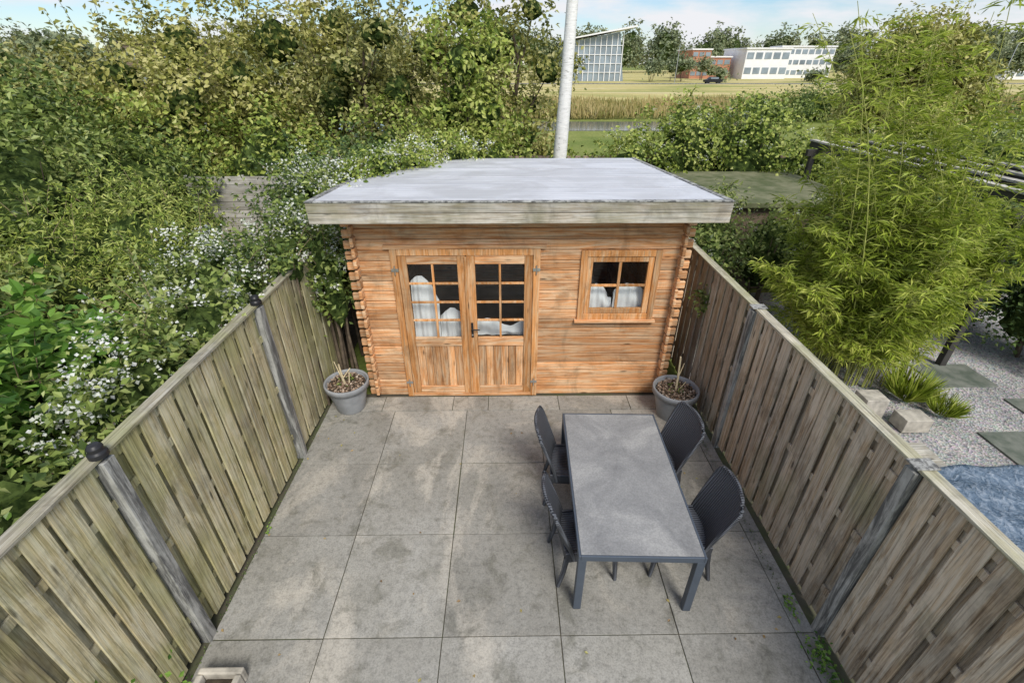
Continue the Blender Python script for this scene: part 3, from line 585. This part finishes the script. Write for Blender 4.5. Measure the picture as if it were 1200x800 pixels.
# ------------------------------------------------------------------ distant buildings
def building(name,x0,x1,y0,y1,h,wall,floors,bays,roof=m_white):
    b=B();b.box(x0,x1,y0,y1,0,h,wall);b.box(x0-.3,x1+.3,y0-.3,y1+.3,h+.003,h+.4,roof);fh=h/floors;bw=(x1-x0)/bays
    for f in range(floors):
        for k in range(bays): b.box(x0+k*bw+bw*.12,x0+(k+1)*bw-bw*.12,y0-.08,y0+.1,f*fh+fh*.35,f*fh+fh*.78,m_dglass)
    b.obj(name)
building('orange_office_building',60,66,175,190,8.0,m_orange,3,3);building('orange_office_building',67,74,178,190,6.0,m_orange,2,3,m_white)
building('white_office_building',76,90,172,190,8.2,m_white,2,5);building('white_office_building',92,110,182,190,9,m_white,3,8)
building('white_office_building',146,170,165,180,5,m_white,2,8)
building('grey_house',-62,-50,90,100,7.0,m_brown,2,4,m_dark)
b=B();x0,x1,y0,y1=17,33,150,170
b.hexa([(x0,y0,0),(x1,y0,0),(x1,y1,0),(x0,y1,0),(x0,y0,9.2),(x1-2,y0,11.6),(x1-2,y1,11.6),(x0,y1,9.2)],m_dglass)
b.hexa([(x0-1,y0-2,9.6),(x1+2,y0-2,12.6),(x1+2,y1,12.6),(x0-1,y1,9.6),(x0-1,y0-2,9.9),(x1+2,y0-2,13.0),(x1+2,y1,13.0),(x0-1,y1,9.9)],m_white)
for k in range(11): xx=x0+k*(x1-x0-1)/10;b.box(xx-.1,xx+.1,y0-.25,y0-.02,0,9.3+k*.2,m_white)
for k in range(1,5): b.box(x0,x1-1,y0-.2,y0-.03,k*2.1,k*2.1+.15,m_white)
b.obj('glass_office_building')
def car(x,y,mat):
    b=B();prof=[(-2.1,.35),(-2.15,.8),(-1.3,.95),(-.7,1.45),(.8,1.45),(1.5,.95),(2.1,.85),(2.15,.35)]
    V=[(px,-.85,pz) for px,pz in prof]+[(px,.85,pz) for px,pz in prof];n=len(prof)
    b.add(V,[[i,(i+1)%n,n+(i+1)%n,n+i] for i in range(n)],mat);b.add(V,[list(range(n))],mat);b.add(V,[list(range(n,2*n))[::-1]],mat)
    b.box(-.9,1.0,-.87,.87,1.0,1.35,m_dglass)
    for sx in (-1.35,1.35):
        for sy in (-.9,.75): b.tube([(sx,sy,.33),(sx,sy+.15,.33)],[.33,.33],m_black,14)
    o=b.obj('car');o.location=(x,y,.03)
car(51,131,m_black);car(103,131,m_dark)
for x in (40,75,118):
    b=B();b.tube([(x,126,0),(x,126,8),(x+.3,126,8.4),(x+1.4,126,8.5)],[.09,.06,.05,.05],m_steel,6);b.box(x+1.2,x+1.9,125.85,126.15,8.42,8.52,m_steel);b.obj('street_lamp')
# ------------------------------------------------------------------ world, sun, camera
W=bpy.data.worlds.new('World');S.world=W;W.use_nodes=True;t=W.node_tree;t.nodes.clear()
az=rad(158);el=rad(48)
sk=t.nodes.new('ShaderNodeTexSky');sk.sky_type='NISHITA';sk.sun_disc=False;sk.sun_elevation=el;sk.sun_rotation=az;sk.air_density=1.2;sk.dust_density=.1;sk.ozone_density=3
tint=t.nodes.new('ShaderNodeMix');tint.data_type='RGBA';tint.blend_type='MULTIPLY';tint.inputs[0].default_value=1;tint.inputs[7].default_value=(.78,.88,1.05,1);t.links.new(sk.outputs[0],tint.inputs[6])
b1=t.nodes.new('ShaderNodeBackground');b1.inputs[1].default_value=.125;t.links.new(tint.outputs[2],b1.inputs[0])
b2=t.nodes.new('ShaderNodeBackground');b2.inputs[0].default_value=(.95,.96,1,1);b2.inputs[1].default_value=.92
tc=t.nodes.new('ShaderNodeTexCoord');mp=t.nodes.new('ShaderNodeMapping');mp.inputs['Scale'].default_value=(1,1,4.0);t.links.new(tc.outputs['Generated'],mp.inputs[0])
nz=t.nodes.new('ShaderNodeTexNoise');nz.inputs['Scale'].default_value=4.4;nz.inputs['Detail'].default_value=6;nz.inputs['Roughness'].default_value=.55;t.links.new(mp.outputs[0],nz.inputs['Vector'])
rp=t.nodes.new('ShaderNodeValToRGB');rp.color_ramp.elements[0].position=.42;rp.color_ramp.elements[1].position=.60;t.links.new(nz.outputs['Fac'],rp.inputs[0])
mx=t.nodes.new('ShaderNodeMixShader');t.links.new(rp.outputs[0],mx.inputs[0]);t.links.new(b1.outputs[0],mx.inputs[1]);t.links.new(b2.outputs[0],mx.inputs[2])
out=t.nodes.new('ShaderNodeOutputWorld');t.links.new(mx.outputs[0],out.inputs[0])
sl=bpy.data.lights.new('sun','SUN');sl.energy=3.7;sl.angle=rad(24);sl.color=(1,.95,.87);so=bpy.data.objects.new('sun',sl);S.collection.objects.link(so)
d=Vector((math.sin(az)*math.cos(el),math.cos(az)*math.cos(el),math.sin(el)));so.rotation_euler=d.to_track_quat('Z','Y').to_euler()
cam=bpy.data.cameras.new('camera');co=bpy.data.objects.new('camera',cam);S.collection.objects.link(co);cam.lens=16.47;cam.sensor_width=36;cam.clip_end=6000;cam.clip_start=.05
co.location=(0,0,4.15);co.rotation_euler=(rad(90-30.6),0,rad(-.72));S.camera=co
S.view_settings.view_transform='Standard';S.view_settings.look='None';S.view_settings.exposure=0
